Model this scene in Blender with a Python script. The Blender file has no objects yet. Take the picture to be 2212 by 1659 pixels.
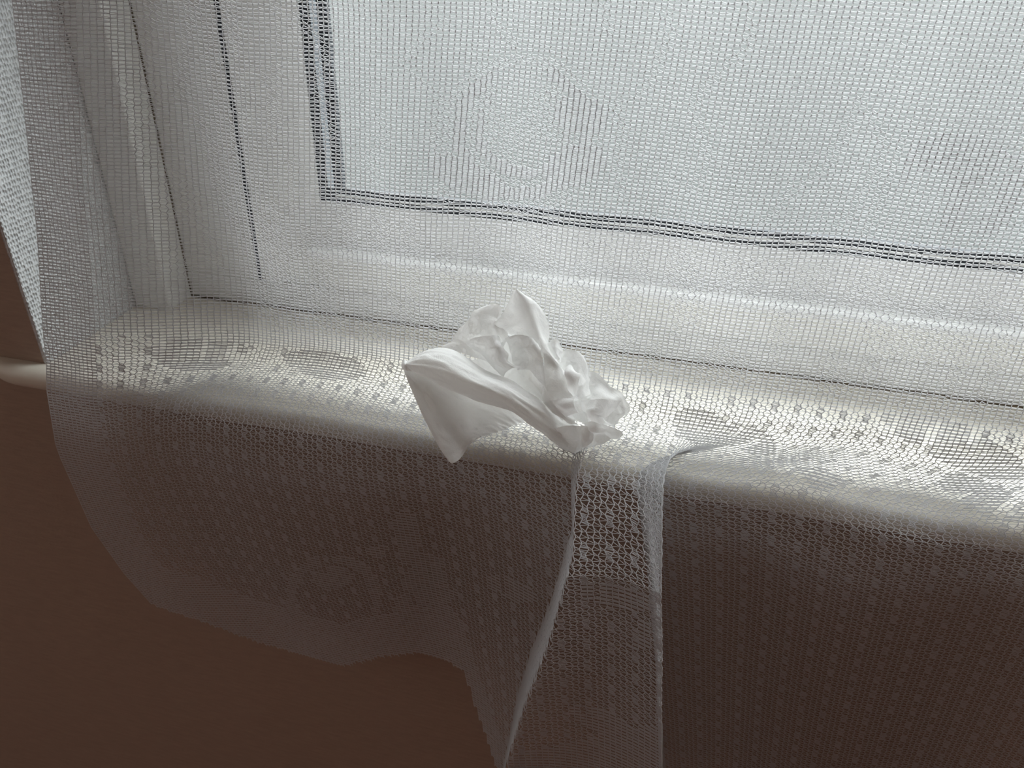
import bpy, math
import numpy as np
from mathutils import Vector, Matrix, noise

rng = np.random.default_rng(7)
S = bpy.context.scene
COL = S.collection

# ------------------------------------------------------------------ camera
F_PX = 1700.0
PITCH, YAW, ROLL = map(math.radians, (31.4, 13.35, -1.25))
CAM = np.array([0.0466, -0.3515, 0.27])
_f = np.array([-math.sin(YAW) * math.cos(PITCH), math.cos(YAW) * math.cos(PITCH), -math.sin(PITCH)])
_r0 = np.cross(_f, [0, 0, 1]); _r0 /= np.linalg.norm(_r0)
_d0 = np.cross(_f, _r0)
_rt = math.cos(ROLL) * _r0 + math.sin(ROLL) * _d0
_dn = -math.sin(ROLL) * _r0 + math.cos(ROLL) * _d0
RM = np.array([_rt, _dn, _f])

def project(P):
    c = (np.asarray(P) - CAM) @ RM.T
    return c[..., 0] / c[..., 2] * F_PX + 1106, c[..., 1] / c[..., 2] * F_PX + 829.5

def on_plane_y(px, py, y):
    """world point on the plane Y = y seen at a photograph pixel"""
    d = np.array([(px - 1106) / F_PX, (py - 829.5) / F_PX, 1.0]) @ RM
    return CAM + d * ((y - CAM[1]) / d[1])

cam_data = bpy.data.cameras.new('camera')
cam = bpy.data.objects.new('camera', cam_data)
COL.objects.link(cam)
cam.matrix_world = Matrix(((_rt[0], -_dn[0], -_f[0], CAM[0]), (_rt[1], -_dn[1], -_f[1], CAM[1]),
                           (_rt[2], -_dn[2], -_f[2], CAM[2]), (0, 0, 0, 1)))
cam_data.sensor_width = 36
cam_data.lens = F_PX / 2212 * 36
cam_data.clip_start = 0.01
cam_data.dof.use_dof = True
cam_data.dof.focus_distance = 0.385
cam_data.dof.aperture_fstop = 22
S.camera = cam

# ------------------------------------------------------------------ sky: even overcast, brighter towards the zenith
w = bpy.data.worlds.new('overcast'); S.world = w; w.use_nodes = True
nt = w.node_tree; nt.nodes.clear()
wo = nt.nodes.new('ShaderNodeOutputWorld'); bg = nt.nodes.new('ShaderNodeBackground')
tc = nt.nodes.new('ShaderNodeTexCoord'); sp = nt.nodes.new('ShaderNodeSeparateXYZ')
rp = nt.nodes.new('ShaderNodeValToRGB')
rp.color_ramp.elements[0].position = 0.0; rp.color_ramp.elements[0].color = (0.16, 0.168, 0.172, 1)
rp.color_ramp.elements[1].position = 0.95; rp.color_ramp.elements[1].color = (0.97, 1.0, 1.02, 1)
nt.links.new(tc.outputs['Generated'], sp.inputs[0]); nt.links.new(sp.outputs['Z'], rp.inputs[0])
nt.links.new(rp.outputs[0], bg.inputs[0]); nt.links.new(bg.outputs[0], wo.inputs[0])
bg.inputs[1].default_value = 3.0

por = bpy.data.lights.new('daylight_portal', 'AREA'); por.shape = 'RECTANGLE'
por.size = 1.5; por.size_y = 1.9; por.cycles.is_portal = True
po = bpy.data.objects.new('daylight_portal', por); COL.objects.link(po)
po.location = (0.37, 0.215, 0.92); po.rotation_euler = (math.radians(-90), 0, 0)

room = bpy.data.lights.new('room_fill', 'AREA'); room.shape = 'RECTANGLE'; room.size = 1.3; room.size_y = 1.2
room.energy = 0.8; room.color = (1.0, .92, .86)
ro = bpy.data.objects.new('room_fill', room); COL.objects.link(ro)          # added soft fill near the left wall
ro.location = (-1.95, -.85, .45); ro.rotation_euler = (0, math.radians(-90), 0)

S.view_settings.view_transform = 'Standard'; S.view_settings.look = 'None'
S.view_settings.gamma = 1; S.view_settings.use_curve_mapping = False
S.view_settings.exposure = 2.24
S.cycles.max_bounces = 12; S.cycles.diffuse_bounces = 6; S.cycles.transmission_bounces = 8
S.cycles.transparent_max_bounces = 16

# ------------------------------------------------------------------ materials
def mat(name):
    m = bpy.data.materials.new(name); m.use_nodes = True
    n = m.node_tree.nodes; n.clear()
    return m, n, m.node_tree.links

def N(n, t, **kw):
    x = n.new(t)
    for k, v in kw.items():
        if k in x.inputs: x.inputs[k].default_value = v
        else: setattr(x, k, v)
    return x

def surface(name, c0, c1, rough=0.6, scale=8.0, stretch=(1, 1, 1), bump=0.0, bscale=60.0, bstretch=(1, 1, 1), spec=0.4, coat=0.0, bdist=0.001):
    m, n, l = mat(name)
    out = N(n, 'ShaderNodeOutputMaterial'); b = N(n, 'ShaderNodeBsdfPrincipled', Roughness=rough)
    b.inputs['Specular IOR Level'].default_value = spec
    b.inputs['Coat Weight'].default_value = coat; b.inputs['Coat Roughness'].default_value = .12
    g = N(n, 'ShaderNodeNewGeometry'); mp = N(n, 'ShaderNodeMapping', Scale=stretch)
    t = N(n, 'ShaderNodeTexNoise', Scale=scale, Detail=6.0, Roughness=.6)
    r = N(n, 'ShaderNodeValToRGB')
    r.color_ramp.elements[0].position = .3; r.color_ramp.elements[1].position = .7
    r.color_ramp.elements[0].color = (*c0, 1); r.color_ramp.elements[1].color = (*c1, 1)
    l.new(g.outputs['Position'], mp.inputs[0]); l.new(mp.outputs[0], t.inputs[0])
    l.new(t.outputs[0], r.inputs[0]); l.new(r.outputs[0], b.inputs['Base Color'])
    if bump:
        mp2 = N(n, 'ShaderNodeMapping', Scale=bstretch)
        t2 = N(n, 'ShaderNodeTexNoise', Scale=bscale, Detail=4.0)
        bp = N(n, 'ShaderNodeBump', Strength=bump, Distance=bdist)
        l.new(g.outputs['Position'], mp2.inputs[0]); l.new(mp2.outputs[0], t2.inputs[0])
        l.new(t2.outputs[0], bp.inputs['Height']); l.new(bp.outputs[0], b.inputs['Normal'])
    l.new(b.outputs[0], out.inputs[0])
    return m

M_paint = surface('white_gloss_paint', (.74, .75, .73), (.80, .80, .78), rough=.28, scale=14, bump=.1, bscale=90, coat=.6)
M_sill = surface('aged_white_sill_paint', (.77, .73, .64), (.83, .79, .71), rough=.42, scale=9, bump=.25, bscale=50, coat=.1)
M_wall = surface('brown_grained_wallpaper', (.42, .32, .26), (.49, .375, .305), rough=.85, scale=60, stretch=(1, 1, 9), bump=.5, bscale=420, bstretch=(1, 1, 5), spec=.15)
M_plain = surface('dull_room_plaster', (.66, .56, .48), (.72, .61, .53), rough=.9, scale=3)
M_carpet = surface('red_brown_carpet', (.16, .06, .045), (.24, .09, .07), rough=1.0, scale=40, spec=.05)
M_dark = surface('dark_rubber_and_gap_shade', (.012, .016, .022), (.03, .035, .045), rough=.6, scale=40)
M_metal = surface('brushed_aluminium_spacer', (.55, .66, .75), (.72, .80, .86), rough=.35, scale=30)
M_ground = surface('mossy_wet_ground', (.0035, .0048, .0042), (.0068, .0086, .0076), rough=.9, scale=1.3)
M_putty = surface('brown_joint_filler', (.10, .075, .05), (.2, .16, .11), rough=.9, scale=70)

def woven_paper():
    m, n, l = mat('white_woven_wallpaper')
    out = N(n, 'ShaderNodeOutputMaterial'); b = N(n, 'ShaderNodeBsdfPrincipled', Roughness=.75)
    b.inputs['Base Color'].default_value = (.78, .80, .82, 1); b.inputs['Specular IOR Level'].default_value = .2
    g = N(n, 'ShaderNodeNewGeometry'); mp = N(n, 'ShaderNodeMapping', Scale=(1, 1.0, .62))
    v = N(n, 'ShaderNodeTexVoronoi', Scale=480.0); v.inputs['Randomness'].default_value = .35
    bp = N(n, 'ShaderNodeBump', Strength=1.0, Distance=.0016, invert=False)
    l.new(g.outputs['Position'], mp.inputs[0]); l.new(mp.outputs[0], v.inputs['Vector'])
    rr = N(n, 'ShaderNodeValToRGB'); rr.color_ramp.elements[0].position = .05; rr.color_ramp.elements[1].position = .55
    l.new(v.outputs['Distance'], rr.inputs[0])
    l.new(rr.outputs[0], bp.inputs['Height'])
    l.new(bp.outputs[0], b.inputs['Normal']); l.new(b.outputs[0], out.inputs[0])
    return m
M_paper = woven_paper()

def cloth_mat(name, col, trans, tcol=None, bump=0.0):
    m, n, l = mat(name)
    out = N(n, 'ShaderNodeOutputMaterial')
    d = N(n, 'ShaderNodeBsdfDiffuse'); d.inputs[0].default_value = (*col, 1)
    t = N(n, 'ShaderNodeBsdfTranslucent'); t.inputs[0].default_value = (*(tcol or col), 1)
    x = N(n, 'ShaderNodeMixShader'); x.inputs[0].default_value = trans
    if bump:
        g = N(n, 'ShaderNodeNewGeometry')
        t1 = N(n, 'ShaderNodeTexNoise', Scale=1500.0, Detail=2.0)
        t2 = N(n, 'ShaderNodeTexNoise', Scale=130.0, Detail=5.0, Distortion=.8)
        ad = N(n, 'ShaderNodeMath', operation='MULTIPLY_ADD'); ad.inputs[1].default_value = 6.0
        bp = N(n, 'ShaderNodeBump', Strength=bump, Distance=.0005)
        l.new(g.outputs['Position'], t1.inputs[0]); l.new(g.outputs['Position'], t2.inputs[0])
        l.new(t2.outputs[0], ad.inputs[0]); l.new(t1.outputs[0], ad.inputs[2])
        l.new(ad.outputs[0], bp.inputs['Height'])
        l.new(bp.outputs[0], d.inputs['Normal']); l.new(bp.outputs[0], t.inputs['Normal'])
    l.new(d.outputs[0], x.inputs[1]); l.new(t.outputs[0], x.inputs[2]); l.new(x.outputs[0], out.inputs[0])
    return m
M_net = cloth_mat('white_polyester_yarn', (.80, .80, .82), .55, (.95, .95, .96))
M_tissue = cloth_mat('white_paper_tissue', (.96, .96, .96), .34, (.97, .97, .96), bump=.28)

def glass_mat():
    m, n, l = mat('obscured_stippled_glass')
    out = N(n, 'ShaderNodeOutputMaterial')
    g = N(n, 'ShaderNodeNewGeometry')
    v = N(n, 'ShaderNodeTexVoronoi', Scale=260.0); v.feature = 'SMOOTH_F1'
    nz = N(n, 'ShaderNodeTexNoise', Scale=28.0, Detail=3.0)
    bp = N(n, 'ShaderNodeBump', Strength=1.0, Distance=.0009)
    l.new(g.outputs['Position'], v.inputs['Vector']); l.new(v.outputs['Distance'], bp.inputs['Height'])
    l.new(g.outputs['Position'], nz.inputs[0])
    tr = N(n, 'ShaderNodeBsdfTransparent'); tr.inputs[0].default_value = (.94, .955, .945, 1)
    tl = N(n, 'ShaderNodeBsdfTranslucent'); tl.inputs[0].default_value = (.86, .92, .92, 1)
    gl = N(n, 'ShaderNodeBsdfGlossy', Roughness=.06)
    r = N(n, 'ShaderNodeValToRGB')
    r.color_ramp.elements[0].position = .35; r.color_ramp.elements[0].color = (.003, .003, .003, 1)
    r.color_ramp.elements[1].position = .75; r.color_ramp.elements[1].color = (.012, .012, .012, 1)
    l.new(nz.outputs[0], r.inputs[0])
    x1 = N(n, 'ShaderNodeMixShader'); l.new(r.outputs[0], x1.inputs[0])
    rf = N(n, 'ShaderNodeBsdfRefraction', IOR=1.3, Roughness=.03); rf.inputs[0].default_value = (.92, .97, .96, 1); l.new(bp.outputs[0], rf.inputs['Normal'])
    x0 = N(n, 'ShaderNodeMixShader'); x0.inputs[0].default_value = .016
    l.new(tr.outputs[0], x0.inputs[1]); l.new(rf.outputs[0], x0.inputs[2])
    l.new(x0.outputs[0], x1.inputs[1]); l.new(tl.outputs[0], x1.inputs[2])
    lw = N(n, 'ShaderNodeLayerWeight', Blend=.5); l.new(bp.outputs[0], lw.inputs['Normal'])
    pw = N(n, 'ShaderNodeMath', operation='POWER'); pw.inputs[1].default_value = 5.0; l.new(lw.outputs['Facing'], pw.inputs[0])
    fr = N(n, 'ShaderNodeMath', operation='MULTIPLY_ADD'); fr.inputs[1].default_value = .8; fr.inputs[2].default_value = .03; l.new(pw.outputs[0], fr.inputs[0])
    l.new(bp.outputs[0], gl.inputs['Normal']); l.new(bp.outputs[0], tl.inputs['Normal'])
    x2 = N(n, 'ShaderNodeMixShader'); l.new(fr.outputs[0], x2.inputs[0])
    l.new(x1.outputs[0], x2.inputs[1]); l.new(gl.outputs[0], x2.inputs[2])
    l.new(x2.outputs[0], out.inputs[0])
    return m
M_glass = glass_mat()

# ------------------------------------------------------------------ mesh helpers
def mesh_obj(name, verts, faces, m, parent=None, smooth=False):
    me = bpy.data.meshes.new(name)
    verts = np.asarray(verts, dtype=np.float32); faces = np.asarray(faces, dtype=np.int32)
    k = faces.shape[1]
    me.vertices.add(len(verts)); me.vertices.foreach_set('co', verts.ravel())
    me.loops.add(faces.size); me.loops.foreach_set('vertex_index', faces.ravel())
    me.polygons.add(len(faces)); me.polygons.foreach_set('loop_start', np.arange(0, faces.size, k, dtype=np.int32))
    me.polygons.foreach_set('use_smooth', np.full(len(faces), smooth, dtype=bool))
    me.update(calc_edges=True); me.validate()
    me.materials.append(m)
    o = bpy.data.objects.new(name, me); COL.objects.link(o)
    if parent: o.parent = parent
    return o

def boxes(lst):
    V, Fc = [], []
    for (x0, x1, y0, y1, z0, z1) in lst:
        b = len(V)
        V += [(x0, y0, z0), (x1, y0, z0), (x1, y1, z0), (x0, y1, z0), (x0, y0, z1), (x1, y0, z1), (x1, y1, z1), (x0, y1, z1)]
        Fc += [(b, b + 3, b + 2, b + 1), (b + 4, b + 5, b + 6, b + 7), (b, b + 1, b + 5, b + 4), (b + 1, b + 2, b + 6, b + 5),
               (b + 2, b + 3, b + 7, b + 6), (b + 3, b, b + 4, b + 7)]
    return V, Fc

def bevel(o, wd, seg=3):
    b = o.modifiers.new('bevel', 'BEVEL'); b.width = wd; b.segments = seg; b.limit_method = 'ANGLE'

def sweep(name, prof, x0, x1, m, parent, axis='X', miter0=0.0, miter1=0.0, nseg=1, smooth=True):
    """closed profile swept along X (profile = Y,Z) or along Z (profile = X,Y); the ends may be mitred"""
    V, Fc = [], []; n = len(prof)
    for k in range(nseg + 1):
        for (a, b) in prof:
            s0 = x0 + miter0 * (b if axis == 'X' else a); s1 = x1 + miter1 * (b if axis == 'X' else a)
            t = s0 + (s1 - s0) * k / nseg
            V.append((t, a, b) if axis == 'X' else (a, b, t))
    for k in range(nseg):
        for i in range(n):
            j = (i + 1) % n
            Fc.append((k * n + i, k * n + j, (k + 1) * n + j, (k + 1) * n + i))
    o = mesh_obj(name, V, Fc, m, parent)
    import bmesh
    bm = bmesh.new(); bm.from_mesh(o.data)
    bm.verts.ensure_lookup_table()
    bm.faces.new([bm.verts[i] for i in range(n)][::-1]); bm.faces.new([bm.verts[nseg * n + i] for i in range(n)])
    bmesh.ops.recalc_face_normals(bm, faces=bm.faces)
    bm.to_mesh(o.data); bm.free()
    if smooth:
        for p in o.data.polygons: p.use_smooth = len(p.vertices) == 4
        o.data.set_sharp_from_angle(angle=math.radians(35))
    return o

def arc(cy, cz, r, a0, a1, n=8):
    return [(cy + r * math.cos(math.radians(a0 + (a1 - a0) * i / n)), cz + r * math.sin(math.radians(a0 + (a1 - a0) * i / n))) for i in range(n + 1)]

def empty(name, loc=(0, 0, 0)):
    o = bpy.data.objects.new(name, None); o.location = loc; COL.objects.link(o); o.empty_display_size = .05
    return o
def struct(o, label=None):
    o['kind'] = 'structure'
    if label: o['label'] = label
    return o

# ------------------------------------------------------------------ room shell
XL, XR = -0.363, 1.10         # the window reveal
WY = 0.0195                   # room face of the window wall
FY = 0.140                    # room face of the window frame
ZT = 1.85
V, Fc = boxes([(-2.0, XL, WY, .17, -.95, 2.3), (XR, 2.2, WY, .17, -.95, 2.3), (XL, XR, WY, .17, -.95, -.016), (XL, XR, WY, .17, ZT, 2.3)])
struct(mesh_obj('wall_front', V, Fc, M_wall))
struct(mesh_obj('wall_left', *boxes([(-2.1, -2.0, -3.6, .17, -.95, 2.3)]), M_plain))
struct(mesh_obj('wall_right', *boxes([(2.2, 2.3, -3.6, .17, -.95, 2.3)]), M_plain))
struct(mesh_obj('wall_back', *boxes([(-2.0, 2.2, -3.7, -3.6, -.95, 2.3)]), M_plain))
struct(mesh_obj('floor', *boxes([(-2.1, 2.3, -3.7, .17, -1.05, -.95)]), M_carpet))
struct(mesh_obj('ceiling', *boxes([(-2.1, 2.3, -3.7, .17, 2.3, 2.4)]), M_plain))
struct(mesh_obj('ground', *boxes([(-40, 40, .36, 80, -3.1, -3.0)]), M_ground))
# papered reveal lining beside the window, and the boxed batten against the frame
struct(mesh_obj('trim_1', *boxes([(XL - .002, XL + .0006, WY - .0004, FY, .0, ZT)]), M_paper), 'white woven-textured wallpaper lining the left window reveal')
o = struct(mesh_obj('trim_2', *boxes([(XL + .0006, -.3315, .111, FY + .02, .0, ZT)]), M_paint), 'white painted batten boxed into the left reveal corner beside the window frame')
bevel(o, .002)

# ------------------------------------------------------------------ window and sill
win = struct(empty('window_1', (0, FY, 0)), 'white framed window of stippled obscured glass behind the net curtain')
def wpart(o):
    o.location = (0, -FY, 0)
    return o
# sill board with a rounded nose and a horn running past the reveal
r = .008
prof = [(.168, -.016), (.168, 0.0), (.10, .0002)] + arc(.006 + r, -.008, r, 90, 270, 10)
sill = sweep('window_sill', prof, XL + .0008, XR, M_sill, win, nseg=1); wpart(sill)
sill['label'] = 'cream white painted window sill board with a rounded front nose'
horn_prof = [(WY - .0002, -.016), (WY - .0002, 0.0)] + arc(.006 + r, -.008, r, 90, 270, 10)
hx = -.405
V, Fc = [], []
# horn: same nose profile, its end rounded off in plan
steps = 8; n = len(horn_prof)
for k in range(steps + 1):
    t = k / steps
    x = XL + .0008 + (hx - XL) * t
    kf = math.sqrt(max(0.0, 1 - (max(0, t - .35) / .65) ** 2)) * .9 + .1
    for (a, b) in horn_prof:
        V.append((x, WY - .0002 + (a - WY + .0002) * kf, b))
for k in range(steps):
    for i in range(n):
        j = (i + 1) % n
        Fc.append((k * n + i, k * n + j, (k + 1) * n + j, (k + 1) * n + i))
horn = mesh_obj('sill_horn', V, Fc, M_sill, win, smooth=True); wpart(horn)
horn.data.set_sharp_from_angle(angle=math.radians(40))

# outer frame: bottom member and left jamb
SX = -.2645      # outer edge of the sash
GX = -.2125      # left edge of the glass
SY = .124        # room face of the sash
oz = .0225
o = sweep('frame_bottom', [(FY + .06, .0006), (FY, .0006), (FY - .001, .004), (FY - .001, oz - .003), (FY + .001, oz), (FY + .06, oz)], -.3315, XR - .002, M_paint, win); wpart(o)
o = mesh_obj('frame_jamb', *boxes([(-.3312, SX - .0036, FY - .0012, FY + .06, oz - .001, ZT)]), M_paint, win); wpart(o); bevel(o, .0015)
o = mesh_obj('joint_seam', *boxes([(-.331, XR - .003, FY - .0022, FY, .0004, .0016)]), M_putty, win); wpart(o)
o = mesh_obj('jamb_seam', *boxes([(-.3320, -.3309, FY - .0018, FY + .001, .0016, ZT)]), M_putty, win); wpart(o)
# dark strip standing in for the shade between the jamb and the sash
o = mesh_obj('sash_gap_shade', *boxes([(SX - .0048, SX + .0004, FY - .0018, FY + .02, oz, ZT)]), M_dark, win); wpart(o)
# sash: bottom rail with a rounded drip nose, and left stile
gz = .0885       # lower edge of the glass
GYf = .143
rail = [(FY + .04, oz + .002), (FY - .003, oz + .002), (FY - .0036, .0466), (SY + .0062, .0474)] + arc(SY + .0048, .0525, .0050, 215, 100, 8) \
     + [(GYf - .008, .0578), (GYf - .0066, .0592), (GYf - .0030, gz - .0012), (GYf - .0022, gz), (GYf + .009, gz), (FY + .04, gz - .03)]
o = sweep('sash_rail', rail, SX + .046, XR - .05, M_paint, win); wpart(o)
stile = [(SX, FY + .04), (SX, FY - .0036), (SX + .0012, FY - .0048), (GX - .0012, GYf - .0030), (GX, GYf - .0022), (GX, GYf + .009), (GX - .03, FY + .04)]
o = sweep('sash_stile', stile, oz + .002, ZT - .02, M_paint, win, axis='Z'); wpart(o)
# corner block under the stile where the rail nose starts
# gasket, spacer bar and pane
o = mesh_obj('gasket', *boxes([(GX - .001, XR - .05, GYf - .0008, GYf + .004, gz - .002, gz + .0100), (GX - .001, GX + .0185, GYf - .0008, GYf + .004, gz + .0100, ZT - .02)]), M_dark, win); wpart(o)
o = mesh_obj('spacer_bar', *boxes([(GX + .0075, GX + .0118, GYf - .0016, GYf + .003, gz + .010, ZT - .02)]), M_metal, win); wpart(o)
o['label'] = 'bright metal spacer bar along the glass edge'
o = mesh_obj('spacer_bar', *boxes([(GX + .012, XR - .05, GYf - .0014, GYf + .003, gz + .0042, gz + .0056)]), M_paint, win); wpart(o)
gx, gzz = np.meshgrid(np.linspace(GX, XR - .05, 2), np.linspace(gz, ZT - .02, 2))
o = mesh_obj('glass_pane', *boxes([(GX, XR - .05, GYf + .0042, GYf + .0082, gz, ZT - .02)]), M_glass, win); wpart(o)
o = mesh_obj('frame_head', *boxes([(-.3312, XR - .002, FY - .001, FY + .06, ZT - .021, ZT - .0005), (XR - .051, XR - .002, FY - .001, FY + .06, oz, ZT - .021)]), M_paint, win); wpart(o)
#RC
# ------------------------------------------------------------------ net curtain: every yarn is a thin tube
WALES = 217
ROW = .0021
def interp(x, xs, ys): return np.interp(x, xs, ys)
def sm(a, b, x):
    t = np.clip((x - a) / (b - a), 0, 1); return t * t * (3 - 2 * t)

_p = np.array([(.052, .31), (.05, .05), (.048, .022), (.040, .0115), (.028, .0095), (.012, .0085), (.001, .0035), (-.006, -.006), (-.0085, -.02), (-.0075, -.06), (-.006, -.12), (-.004, -.33)])
_t = np.r_[0, np.cumsum(np.hypot(*np.diff(_p, axis=0).T))]
_fine = np.linspace(0, _t[-1], 1400)
PY = np.interp(_fine, _t, _p[:, 0]); PZ = np.interp(_fine, _t, _p[:, 1])
_k = np.hanning(25); _k /= _k.sum()
_pad = 12
PY[_pad:-_pad] = np.convolve(PY, _k, 'valid'); PZ[_pad:-_pad] = np.convolve(PZ, _k, 'valid')
ROWS = int(_t[-1] / ROW)

UR = 129.0                                  # wale on the right edge of the pleat
RET = 15.0                                  # wales in the return behind it
def curtain(u, v):
    """cloth coordinates (wale, course; fractions allowed) -> world points"""
    s = v * ROW
    y0 = np.interp(s, _fine, PY); z0 = np.interp(s, _fine, PZ)
    hang = sm(.015, -.03, z0)              # 0 above the sill .. 1 below it
    # side edge of the curtain
    # the left side hangs straight past the board end
    wst = sm(38, 10, u)
    zst = .31 - s * ((.31 + .33) / _t[-1])
    z0 = z0 * (1 - wst) + zst * wst
    y0 = y0 * (1 - wst) + np.interp(z0, [-.05, 0, .31], [-.014, -.010, .035]) * wst
    xl = np.interp(-z0, [-.31, -.22, -.127, -.02, .0, .04, .11, .15, .184, .24, .34],
                        [-.305, -.312, -.3245, -.334, -.338, -.342, -.335, -.320, -.300, -.268, -.2])
    # flat layout
    xf = xl + u * (.3225 - xl) / (WALES - 1)
    # pleat below the tissue
    pl = sm(.052, -.004, y0 + np.minimum(z0, 0) * 0) * sm(.06, .005, z0)
    xL = np.interp(-z0, [-.03, 0, .023, .074, .115, .161, .215, .33], [.0015, .0045, .0088, .0010, -.0086, -.0164, -.022, -.034])
    xR = np.interp(-z0, [-.05, -.02, .017, .06, .134, .18, .33], [.0414, .0465, .0546, .0616, .0712, .0773, .096])
    uL = UR - (xR - xL) / .0033
    uE = UR + RET
    xend = .286
    dep = np.interp(-z0, [-.02, .0, .03, .09, .2, .33], [.007, .018, .044, .064, .085, .100])
    back = 5.0
    tuck = -.016 + dep * (xR - .0466) / .29 * .9        # the return of the pleat runs back behind its face
    xb = xL - .0045
    left = xl + (xb - xl) * np.clip(u / (uL - back), 0, 1)
    seg2 = xb + (xL - xb) * np.clip((u - uL + back) / back, 0, 1)
    strip = xL + (xR - xL) * np.clip((u - uL) / (UR - uL), 0, 1)
    ret = xR + tuck * np.clip((u - UR) / RET, 0, 1)
    right = xR + tuck + (xend - xR - tuck) * np.clip((u - uE) / (WALES - 1 - uE), 0, 1)
    xp = np.where(u < uL - back, left, np.where(u < uL, seg2, np.where(u < UR, strip, np.where(u < uE, ret, right))))
    yf = np.where(u < uL, .45 * np.clip((u - uL + 30) / 30, 0, 1) ** 1.6 + .55 * np.clip((u - uL + 5) / 5, 0, 1) ** 1.4, (np.where(u < UR, 1.0, np.where(u < uE, 1 - sm(UR, uE, u), 0.0))))
    yf = yf * (1 - .12 * np.sin(np.clip((u - uL) / (UR - uL), 0, 1) * math.pi) * (u > uL) * (u < UR))
    x = xf + (xp - xf) * pl
    y = y0 - dep * yf * pl
    z = z0 + yf * pl * (1 - hang) * .005
    # soft waves of the hanging cloth
    top = 1 - sm(.05, .012, z0)
    y = y + top * (.0045 * np.sin(u * .085 + .4) + .003 * np.sin(u * .21 + z0 * 16)) * sm(.02, .12, z0)
    y = y + top * sm(165, 215, u) * .012 * np.sin((z0 - .02) * 22)
    # ripples where the cloth lies over the board and swings below it
    on = sm(.035, .010, z0) * (1 - hang)
    rip = sm(150, 168, u)
    z = z + on * rip * (.004 + .004 * np.sin(u * .16 + y0 * 50)) + on * sm(8, 30, u) * sm(118, 95, u) * .0025 * (1 + np.sin(u * .12 + 1))
    y = y + hang * rip * (.004 * np.sin(u * .13 + .5))
    y = y - hang * sm(10, 40, u) * sm(104, 70, u) * .006 * np.sin((u - 20) * .05)
    return np.stack([x, y, z], -1)

uu, vv = np.meshgrid(np.arange(WALES - 1) + .5, np.arange(ROWS - 1) + .5, indexing='ij')
cx, cy = project(curtain(uu, vv))
# --- pattern of the lace. 0 open hexagon net, 1 close ground, 2 filled motif, 3 side hem, 4 dot cell, 9 nothing
top_edge = 430 + (cx - 660) * .118            # the ground changes to open net below the glass
kind = np.ones(cx.shape, np.int8)
def ell(x0, y0, rx, ry, ang=0.0):
    c, s_ = math.cos(math.radians(ang)), math.sin(math.radians(ang))
    dx, dy = cx - x0, cy - y0
    return ((dx * c + dy * s_) / rx) ** 2 + ((-dx * s_ + dy * c) / ry) ** 2
def near_path(pts, wd):
    m = np.zeros(cx.shape, bool)
    for (ax, ay), (bx, by) in zip(pts[:-1], pts[1:]):
        L2 = (bx - ax) ** 2 + (by - ay) ** 2
        t = np.clip(((cx - ax) * (bx - ax) + (cy - ay) * (by - ay)) / L2, 0, 1)
        m |= (np.abs(cx - ax - t * (bx - ax)) < wd) & (np.abs(cy - ay - t * (by - ay)) < wd * .62)
    return m
iu = uu.astype(int); iv = vv.astype(int)
noi = np.array([[noise.noise(Vector((a * .11, b * .05, 3.3))) for b in range(ROWS - 1)] for a in range(WALES - 1)])
noi2 = np.array([[noise.noise(Vector((a * .30, b * .06, 9.1))) for b in range(ROWS - 1)] for a in range(WALES - 1)])
# isolated eyelets in diagonal rows
kind[((iu * 3 + iv) % 27 == 0) & (iu % 4 == 0) & (cx > 1380)] = 0
branches = [[(258, 175), (285, 250), (300, 300), (318, 350)], [(1060, 30), (1085, 60), (1110, 95)], [(1620, -60), (1622, 80), (1590, 130), (1560, 150), (1530, 180), (1500, 230), (1522, 300), (1525, 365), (1495, 410)],
            [(1862, 212), (1835, 270), (1800, 335), (1775, 372), (1720, 400), (1690, 440), (1650, 480)], [(1880, 240), (1915, 320), (1880, 390), (1850, 440), (1810, 490)],
            [(1300, -40), (1312, 30), (1320, 70)], [(1440, 20), (1450, 70), (1420, 140), (1400, 190), (1330, 220), (1345, 280), (1330, 340), (1345, 420)],
            [(1950, 300), (1925, 370), (1900, 440), (1870, 500)], [(640, 30), (700, 100), (690, 190), (715, 290)], [(880, 150), (950, 200), (945, 330), (965, 430)],
            [(820, 250), (835, 290), (800, 350), (815, 390)], [(960, 40), (900, 100), (870, 130)], [(1050, 140), (1000, 190), (975, 250), (990, 330), (1020, 390), (1070, 420)]]
for b in branches: kind[near_path(b, 11)] = 0
# the round flower in front of the glass
q = ell(1130, 285, 178, 172)
kind[(q < 1.0) & (q > .74)] = 0
kind[(q < .74)] = 2
kind[(q < .50) & (q > .34)] = 0
kind[(q < .34)] = 2
kind[ell(1130, 275, 92, 84) < 1] = 0
kind[ell(1165, 330, 52, 34) < 1] = 1
kind[(q < .74) & (noi > .28)] = 1
kind[ell(1255, 250, 60, 42, 15) < 1] = 2
kind[ell(1010, 385, 90, 34, 25) < 1] = 2
kind[ell(1240, 360, 70, 44, -20) < 1] = 2
flower = (ell(1130, 285, 215, 205) < 1) & (kind == 2)
# leaf at the right
leafm = (ell(2090, 400, 150, 105, 20) < 1) & (noi2 < .22)
kind[leafm] = 2
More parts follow.
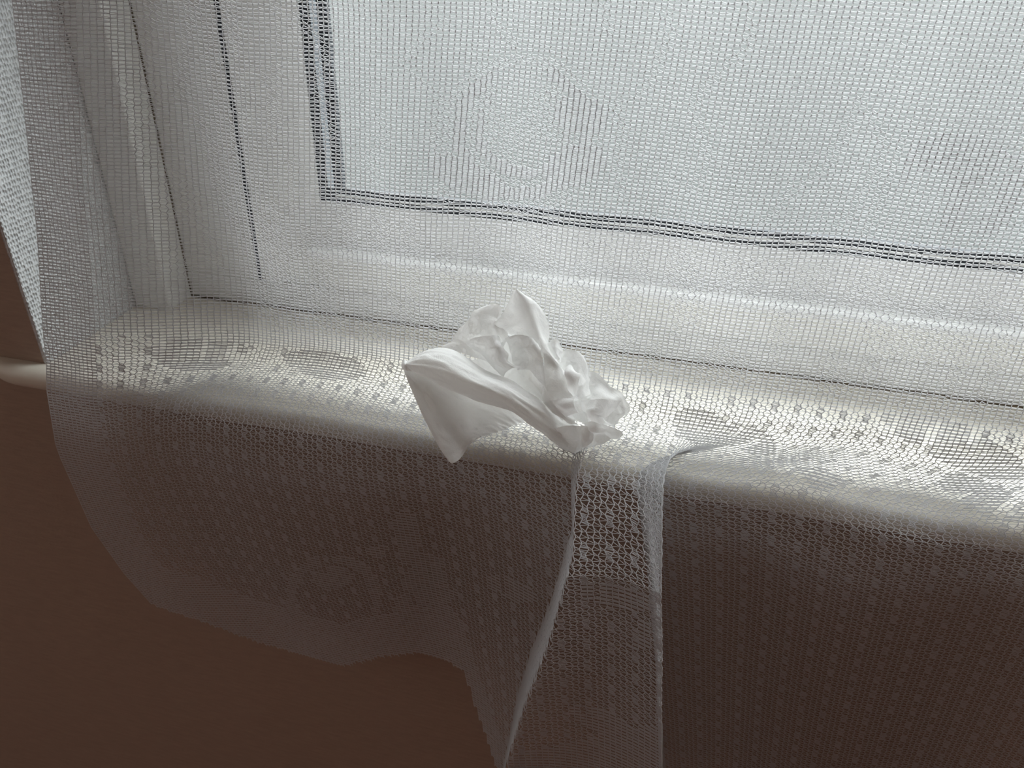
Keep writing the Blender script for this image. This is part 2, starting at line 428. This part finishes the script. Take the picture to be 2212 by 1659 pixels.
# open bands over the sash rail and below
rel = cy - top_edge
band = (rel > 10) & (cx > 560)
kind[band & (noi2 > -.05) & (rel < 150)] = 0
kind[band & (rel >= 130) & (rel < 250)] = 1
kind[band & (rel >= 120) & (rel < 290) & (noi2 > .12)] = 0
kind[(cx < 640) & (rel < 200) & (noi2 > .16) & (cx > 290)] = 0
lowl = 720 + np.clip(cx - 300, 0, 2400) * .105
low = cy > lowl
kind[low] = 0
dots = low & ((iu + 2 * (iv // 3)) % 4 == 0) & (iv % 6 < 3) & (iu % 2 == 0)
kind[dots] = 4
mid = low & (cy < lowl + 60) & (noi2 > .18)
kind[mid] = 1
# leaf and flower motifs in the lower border
leaves = [ell(880, 1150, 30, 50, -15), ell(880, 1205, 95, 18, 10), ell(930, 1265, 62, 42, 20), ell(925, 1330, 80, 40, 24), ell(1105, 1275, 60, 24, 22), ell(720, 1250, 45, 26),
          ell(1330, 1290, 85, 26, 14), ell(1370, 1370, 42, 34, 30), ell(1300, 1560, 75, 26, 25), ell(430, 760, 100, 44, -3), ell(700, 790, 90, 30, 10), ell(1520, 930, 70, 40, 24),
          ell(1620, 950, 60, 30, 24), ell(2060, 960, 170, 46, 24), ell(2130, 1080, 110, 36, 24), ell(1780, 1040, 60, 24, 20)]
leafl = np.zeros(cx.shape, bool)
for e in leaves: leafl |= (e < 1)
leafl &= low
ring = ell(720, 1290, 105, 92); leafl |= (ring < 1) & (ring > .58) & low
kind[leafl & (noi2 < .3)] = 2
# scalloped lower hem, denser towards its edge
hx_ = np.array([180, 250, 340, 450, 560, 740, 820, 900, 960, 1005, 1025, 1050, 1075, 1130, 1300])
hy_ = np.array([1190, 1250, 1312, 1348, 1388, 1440, 1420, 1410, 1424, 1452, 1520, 1590, 1665, 1800, 2400])
hem_y = np.interp(cx, hx_, hy_)
hemdist = hem_y - cy
inleft = (uu < UR) & low & (cy > 1180)
hemband = inleft & (hemdist < 90) & (cx < 1120)
hemband |= (uu > 96) & (uu < UR + 8) & (cy > 1560 + (1430 - cx) * .22) & low
kind[hemband] = 2
side = uu < 12.5
kind[side] = 3
kind[inleft & (hemdist < 0) & (cx < 1300)] = 9

def tubes(P0, P1, R):
    d = P1 - P0
    L = np.linalg.norm(d, axis=1, keepdims=True); d = d / np.maximum(L, 1e-9)
    ref = np.tile(np.array([[.1, -1.0, .45]]), (len(d), 1)); ref /= np.linalg.norm(ref[0])
    a = np.cross(d, ref); a /= np.maximum(np.linalg.norm(a, axis=1, keepdims=True), 1e-9)
    b = np.cross(d, a)
    R = np.asarray(R).reshape(-1, 1)
    V = np.empty((len(d), 6, 3))
    e = d * R * .35
    for k in range(3):
        an = 2 * math.pi * k / 3 + math.pi / 2
        off = (a * math.cos(an) + b * math.sin(an)) * R
        V[:, k] = P0 - e + off; V[:, 3 + k] = P1 + e + off
    base = (np.arange(len(d)) * 6).reshape(-1, 1, 1)
    Fq = np.array([[0, 1, 4, 3], [1, 2, 5, 4], [2, 0, 3, 5]]).reshape(1, 3, 4) + base
    return V.reshape(-1, 3), Fq.reshape(-1, 4)

# sideways wiggle of each wale: strong in open net, slight in the close ground
openish = np.zeros((WALES, ROWS)); cnt = np.zeros((WALES, ROWS))
ko = np.isin(kind, (0, 4)).astype(float)
openish[:-1, :-1] += ko; openish[1:, :-1] += ko; openish[:-1, 1:] += ko; openish[1:, 1:] += ko
openish /= 4
gi, gj = np.meshgrid(np.arange(WALES), np.arange(ROWS), indexing='ij')
sgn = np.where((gi + gj) % 2 == 0, 1.0, -1.0)
WU = gi + sgn * (.04 + .17 * openish) + rng.normal(0, .035, gi.shape)
WV = gj + rng.normal(0, .05, gi.shape)
for j in (0, 1, 2):
    pass
WU[0] = 0; WP = curtain(WU, WV)

def lerp_wale(i, vf):
    """world point on wale i (array) at course vf (array of floats), following the wiggle"""
    j = np.clip(np.floor(vf).astype(int), 0, ROWS - 2); t = (vf - j)[:, None]
    return WP[i, j] * (1 - t) + WP[i, j + 1] * t

alive = kind != 9
def vis_wale(sel):                      # wale pieces that border at least one living cell of the selection
    m = np.zeros((WALES, ROWS - 1), bool)
    m[:-1] |= sel; m[1:] |= sel
    return m

def cell_threads(sel, spec, rad):
    I, J = np.nonzero(sel)
    if len(I) == 0: return None
    P0, P1, R = [], [], []
    for (a, b) in spec:
        v0 = J + a + rng.normal(0, .05, len(I)); v1 = J + b + rng.normal(0, .05, len(I))
        P0.append(lerp_wale(I, v0)); P1.append(lerp_wale(I + 1, v1)); R.append(np.full(len(I), rad) * rng.uniform(.85, 1.15, len(I)))
    return np.concatenate(P0), np.concatenate(P1), np.concatenate(R)

def build(name, lst, parent, label=None):
    lst = [x for x in lst if x is not None]
    V, Fq = tubes(np.concatenate([x[0] for x in lst]), np.concatenate([x[1] for x in lst]), np.concatenate([x[2] for x in lst]))
    o = mesh_obj(name, V, Fq, M_net, parent, smooth=True)
    o['kind'] = 'stuff'
    if label: o['label'] = label
    return o

def wale_list(mask, rad):
    I, J = np.nonzero(mask)
    return WP[I, J], WP[I, J + 1], np.full(len(I), rad)

net = empty('net_curtain')
net['label'] = 'white net curtain with knitted flower and leaf pattern draped over the window sill'
net['category'] = 'curtain'
OPEN = [(.12, .02), (.45, 1.0)]
GROUND = [(0.0, .08), (.36, .28)]
FILL = [(.0, .03), (.20, .22), (.42, .46)]
HEM = [(0.02, .02), (.22, .2), (.42, .42)]
DOT = [(.0, .25), (.2, .5), (.4, .75), (.6, .95)]
fill2 = kind == 2
fl = fill2 & flower
hm = fill2 & hemband
lf = fill2 & ~fl & ~hm
rest = np.isin(kind, (0, 1, 4))
wside = vis_wale(kind == 3); wside[13:] = False
wall_w = vis_wale(alive) & ~wside
build('netting', [wale_list(wall_w, .00033), cell_threads(kind == 0, OPEN, .0002), cell_threads(kind == 1, GROUND, .00023), cell_threads(kind == 4, DOT, .00022)], net)
build('side_hem', [wale_list(wside, .00027), cell_threads(kind == 3, HEM, .00025)], net, 'dense double-knit side border of the curtain')
build('flower_motif', [cell_threads(fl, [(.0, .03), (.3, .3), (.6, .64)], .00029)], net, 'densely knitted round flower in front of the glass')
build('leaf_motif', [cell_threads(lf, FILL, .00026)], net, 'densely knitted leaf and petal figures')
build('lower_hem', [cell_threads(hm, FILL, .00026)], net, 'banded dense border along the scalloped lower edge')

# ------------------------------------------------------------------ tissue: hand-shaped folded sheets
def Z(p):          # control point: place in the close-up of the photograph plus its distance into the window
    return on_plane_y(840 + p[0] / 3.95, 600 + p[1] / 3.95, p[2] if p[2] < .026 else .026 + (p[2] - .026) * .5)

def cr(P, n):      # Catmull-Rom resampling along the first axis
    P = np.asarray(P); m = len(P)
    E = np.concatenate([2 * P[:1] - P[1:2], P, 2 * P[-1:] - P[-2:-1]])
    out = []
    for k in range(m - 1):
        a, b, c, d = E[k], E[k + 1], E[k + 2], E[k + 3]
        for t in np.linspace(0, 1, n, endpoint=False):
            out.append(.5 * ((2 * b) + (c - a) * t + (2 * a - 5 * b + 4 * c - d) * t * t + (3 * b - a - 3 * c + d) * t ** 3))
    out.append(P[-1])
    return np.array(out)

TISSUE = {
'roll': [[(150,715,.010),(360,608,.020),(560,620,.022),(830,790,.020),(1030,865,.018),(1180,960,.016),(1330,1050,.014),(1500,1200,.012),(1640,1270,.010)],
 [(145,725,.002),(345,650,.006),(540,690,.006),(790,840,.004),(1000,920,.002),(1150,1010,.001),(1300,1110,.001),(1480,1260,.004),(1625,1320,.008)],
 [(145,735,-.002),(335,740,-.003),(520,800,-.004),(760,910,-.006),(985,985,-.007),(1130,1080,-.006),(1280,1190,-.004),(1460,1330,.000),(1605,1400,.005)],
 [(150,755,.000),(320,840,-.002),(500,925,-.003),(750,1025,-.004),(990,1095,-.004),(1130,1180,-.003),(1290,1290,-.001),(1450,1410,.002),(1580,1475,.005)],
 [(200,760,.010),(330,845,.010),(510,925,.010),(760,1020,.010),(1000,1085,.010),(1140,1165,.010),(1300,1275,.008),(1450,1400,.007),(1580,1470,.007)]],
'flap': [[(112,750,.004),(200,790,.004),(340,850,.004),(480,920,.006),(700,1000,.012),(950,1080,.016),(1170,1225,.012)],
 [(170,900,-.004),(260,940,-.004),(370,980,-.004),(540,1060,.004),(720,1110,.012),(900,1180,.012),(1060,1265,.008)],
 [(290,1180,-.012),(370,1200,-.012),(470,1220,-.010),(620,1240,-.002),(740,1260,.006),(860,1270,.006),(960,1310,.004)],
 [(420,1430,-.018),(480,1440,-.018),(550,1440,-.016),(640,1400,-.010),(720,1360,-.004),(790,1360,-.002),(860,1345,.000)],
 [(510,1570,-.022),(535,1582,-.022),(570,1575,-.022),(620,1530,-.018),(680,1450,-.012),(740,1380,-.006),(760,1365,-.005)]],
'tip': [[(116,704,.008),(135,702,.004),(160,716,.004)],[(106,740,.006),(128,740,-.001),(158,745,-.002)],[(112,770,.006),(140,790,-.001),(200,800,.000)]],
'peak': [[(1066,130,.046),(1080,108,.045),(1088,106,.044),(1098,114,.044),(1118,134,.046)],
 [(1010,260,.048),(1075,240,.040),(1160,190,.036),(1220,210,.042),(1290,255,.050)],
 [(950,350,.046),(1060,360,.036),(1190,290,.030),(1270,310,.040),(1345,370,.050)],
 [(900,400,.044),(1040,460,.034),(1240,430,.026),(1300,460,.038),(1358,470,.050)],
 [(1000,470,.040),(1110,500,.030),(1310,560,.022),(1340,580,.034),(1350,560,.046)],
 [(1060,500,.034),(1180,560,.026),(1390,680,.016),(1420,700,.028),(1400,680,.04)],
 [(1150,560,.028),(1260,640,.020),(1500,840,.010),(1530,850,.02),(1500,800,.03)]],
'back_left': [[(860,235,.058),(910,230,.058),(970,258,.054),(960,330,.05)],
 [(740,300,.056),(800,310,.050),(890,350,.048),(915,400,.046)],
 [(700,370,.052),(780,400,.044),(890,440,.042),(1030,470,.036)],
 [(600,440,.050),(720,470,.040),(860,510,.038),(1000,560,.034)],
 [(540,560,.044),(640,570,.038),(780,600,.034),(960,640,.030)],
 [(450,605,.036),(600,640,.030),(760,690,.028),(960,740,.026)]],
'inner_petal': [[(670,545,.030),(760,515,.026),(890,505,.020),(930,560,.020)],
 [(760,620,.026),(850,600,.018),(930,590,.014),(990,670,.016)],
 [(860,720,.022),(920,700,.016),(960,700,.012),(1000,720,.014)],
 [(1000,850,.02),(1010,800,.014),(1060,770,.010),(1140,760,.012)]],
'hollow': [[(560,630,.036),(760,690,.034),(1000,520,.036),(1150,520,.034),(1240,600,.028)],
 [(700,740,.032),(900,800,.030),(1080,640,.032),(1190,640,.030),(1290,720,.022)],
 [(900,830,.028),(1030,870,.024),(1130,780,.022),(1250,780,.020),(1340,830,.016)],
 [(1060,920,.022),(1150,950,.016),(1230,900,.012),(1290,930,.010),(1380,960,.010)],
 [(1200,1010,.016),(1290,1080,.010),(1330,1040,.008),(1400,1050,.007),(1560,1070,.008)]],
'mid_fold': [[(1000,500,.030),(1090,480,.026),(1190,500,.022),(1240,580,.020)],
 [(1050,600,.030),(1140,560,.024),(1230,600,.018),(1300,650,.016)],
 [(1080,720,.024),(1180,700,.018),(1260,720,.014),(1330,780,.012)],
 [(1110,800,.016),(1200,790,.012),(1270,880,.006),(1330,1000,.004)]],
'facets': [[(1310,570,.020),(1400,680,.016),(1490,800,.012),(1550,950,.010),(1600,1050,.010)],
 [(1330,700,.016),(1400,790,.012),(1450,860,.008),(1500,980,.006),(1560,1070,.004)],
 [(1340,830,.012),(1370,880,.008),(1400,930,.006),(1430,1010,.004),(1480,1100,.002)],
 [(1330,1000,.008),(1340,1020,.005),(1380,1050,.003),(1420,1090,.001),(1500,1180,.002)],
 [(1340,1060,.006),(1390,1120,.003),(1450,1180,.001),(1520,1230,.002),(1610,1240,.004)]],
'star': [[(1340,1050,.006),(1440,1040,.000),(1600,1045,.000)],[(1400,1110,.004),(1480,1100,-.003),(1580,1075,-.002)],[(1500,1190,.004),(1540,1160,.000),(1600,1130,.002)]],
'ruffle_a': [[(1395,525,.030),(1430,545,.030),(1475,610,.030)],[(1375,600,.028),(1420,620,.022),(1475,650,.026)],[(1430,690,.022),(1450,700,.018),(1460,720,.022)]],
'ruffle_b': [[(1480,640,.034),(1550,625,.034),(1640,680,.034),(1680,700,.034)],[(1460,720,.028),(1550,720,.024),(1620,740,.024),(1680,800,.030)],
 [(1500,800,.024),(1560,830,.018),(1620,850,.018),(1690,900,.024)],[(1590,1000,.016),(1610,1010,.012),(1640,1020,.012),(1710,1010,.016)]],
'curl': [[(1510,760,.016),(1545,750,.012),(1600,830,.012)],[(1500,800,.012),(1540,820,.006),(1610,850,.008)],[(1520,880,.012),(1560,880,.006),(1600,900,.008)],[(1560,1000,.010),(1580,1000,.008),(1600,1000,.008)]],
'right_corner': [[(1690,800,.036),(1730,800,.036),(1810,840,.036),(1890,890,.034)],[(1700,900,.030),(1780,920,.028),(1880,960,.030),(1930,960,.034)],
 [(1710,1010,.022),(1800,1020,.018),(1920,1030,.022),(1990,1030,.030)],[(1660,1100,.016),(1780,1110,.012),(1920,1120,.020),(2035,1110,.030)],
 [(1680,1200,.012),(1800,1230,.010),(1915,1250,.018),(1970,1180,.026)]],
'loop': [[(1670,1050,.012),(1800,1040,.004),(1965,1035,.012)],[(1660,1130,.010),(1780,1120,.000),(1880,1150,.008)],[(1690,1160,.008),(1740,1140,.000),(1810,1190,.004)],[(1700,1230,.010),(1800,1240,.002),(1900,1250,.010)]],
'low_petal': [[(1650,1240,.008),(1740,1230,.002),(1860,1260,.004),(1975,1300,.010)],[(1680,1260,.008),(1740,1280,.000),(1840,1310,.002),(1965,1335,.010)],
 [(1700,1350,.008),(1760,1340,.004),(1830,1340,.004),(1900,1350,.010)],[(1640,1460,.006),(1720,1440,.004),(1800,1400,.005),(1880,1370,.009)]],
'strip': [[(1650,1250,.004),(1700,1265,.002),(1725,1270,.004)],[(1660,1340,.002),(1690,1350,.000),(1725,1340,.002)],[(1650,1440,.004),(1680,1430,.002),(1720,1400,.004)]],
'low_front': [[(1330,1280,.002),(1500,1250,.000),(1640,1260,.004)],[(1400,1360,.004),(1540,1350,.000),(1650,1340,.003)],[(1470,1420,.006),(1560,1420,.002),(1650,1430,.004)],[(1580,1475,.006),(1590,1475,.005),(1640,1465,.006)]],
}
TISSUE['under_right'] = [[(1480,650,.040),(1690,810,.040),(1880,900,.038)],[(1560,850,.032),(1700,950,.036),(1930,1050,.036)],[(1590,1050,.022),(1740,1130,.026),(1960,1160,.032)],[(1640,1240,.014),(1770,1270,.018),(1910,1270,.018)]]
TISSUE['plug'] = [[(1510,1000,.016),(1620,1010,.018),(1720,1030,.018)],[(1500,1120,.010),(1620,1120,.014),(1720,1140,.016)],[(1540,1210,.006),(1640,1230,.010),(1720,1250,.012)]]
TV, TF = [], []
for key, grid in TISSUE.items():
    P = np.array([[Z(p) for p in row] for row in grid])
    nn = 12
    P = cr(P, nn); P = cr(P.transpose(1, 0, 2), nn).transpose(1, 0, 2)
    # creases: folded-noise displacement along the sheet normal
    du = np.gradient(P, axis=0); dv = np.gradient(P, axis=1)
    nrm = np.cross(du, dv); nrm /= np.maximum(np.linalg.norm(nrm, axis=2, keepdims=True), 1e-9)
    amp = {'roll': .0013, 'flap': .0008, 'peak': .0011, 'facets': .0018, 'tip': .0}.get(key, .0022)
    H, W = P.shape[:2]
    for a in range(H):
        for b in range(W):
            p = Vector(P[a, b]) * 62
            if key in ('roll', 'flap'):          # long creases that run with the fold
                q = Vector((b / nn * .55, a / nn * 1.9, 4.0 if key == 'roll' else 9.0))
                P[a, b] += nrm[a, b] * amp * 1.1 * ((1 - 2 * abs(noise.noise(q))) * .75 + (1 - 2 * abs(noise.noise(q * 2.1))) * .3) * min(1, b / nn * 2) * min(1, a / nn * 2)
                continue
            h = (1 - 2 * abs(noise.noise(p))) * .8 + (1 - 2 * abs(noise.noise(p * 2.3 + Vector((5, 1, 2))))) * .3 + (1 - 2 * abs(noise.noise(p * 4.7 + Vector((1, 7, 3))))) * .07
            P[a, b] += nrm[a, b] * amp * h
    base = len(TV)
    TV += [tuple(x) for x in P.reshape(-1, 3)]
    TF += [(base + a * W + b, base + a * W + b + 1, base + (a + 1) * W + b + 1, base + (a + 1) * W + b) for a in range(H - 1) for b in range(W - 1)]
tis = mesh_obj('tissue', TV, TF, M_tissue, smooth=True)
tis['label'] = 'crumpled white paper tissue lying on the net curtain at the sill edge'
tis['category'] = 'tissue'
print('TRIS', sum(len(o.data.polygons) for o in S.objects if o.type == 'MESH') * 2)
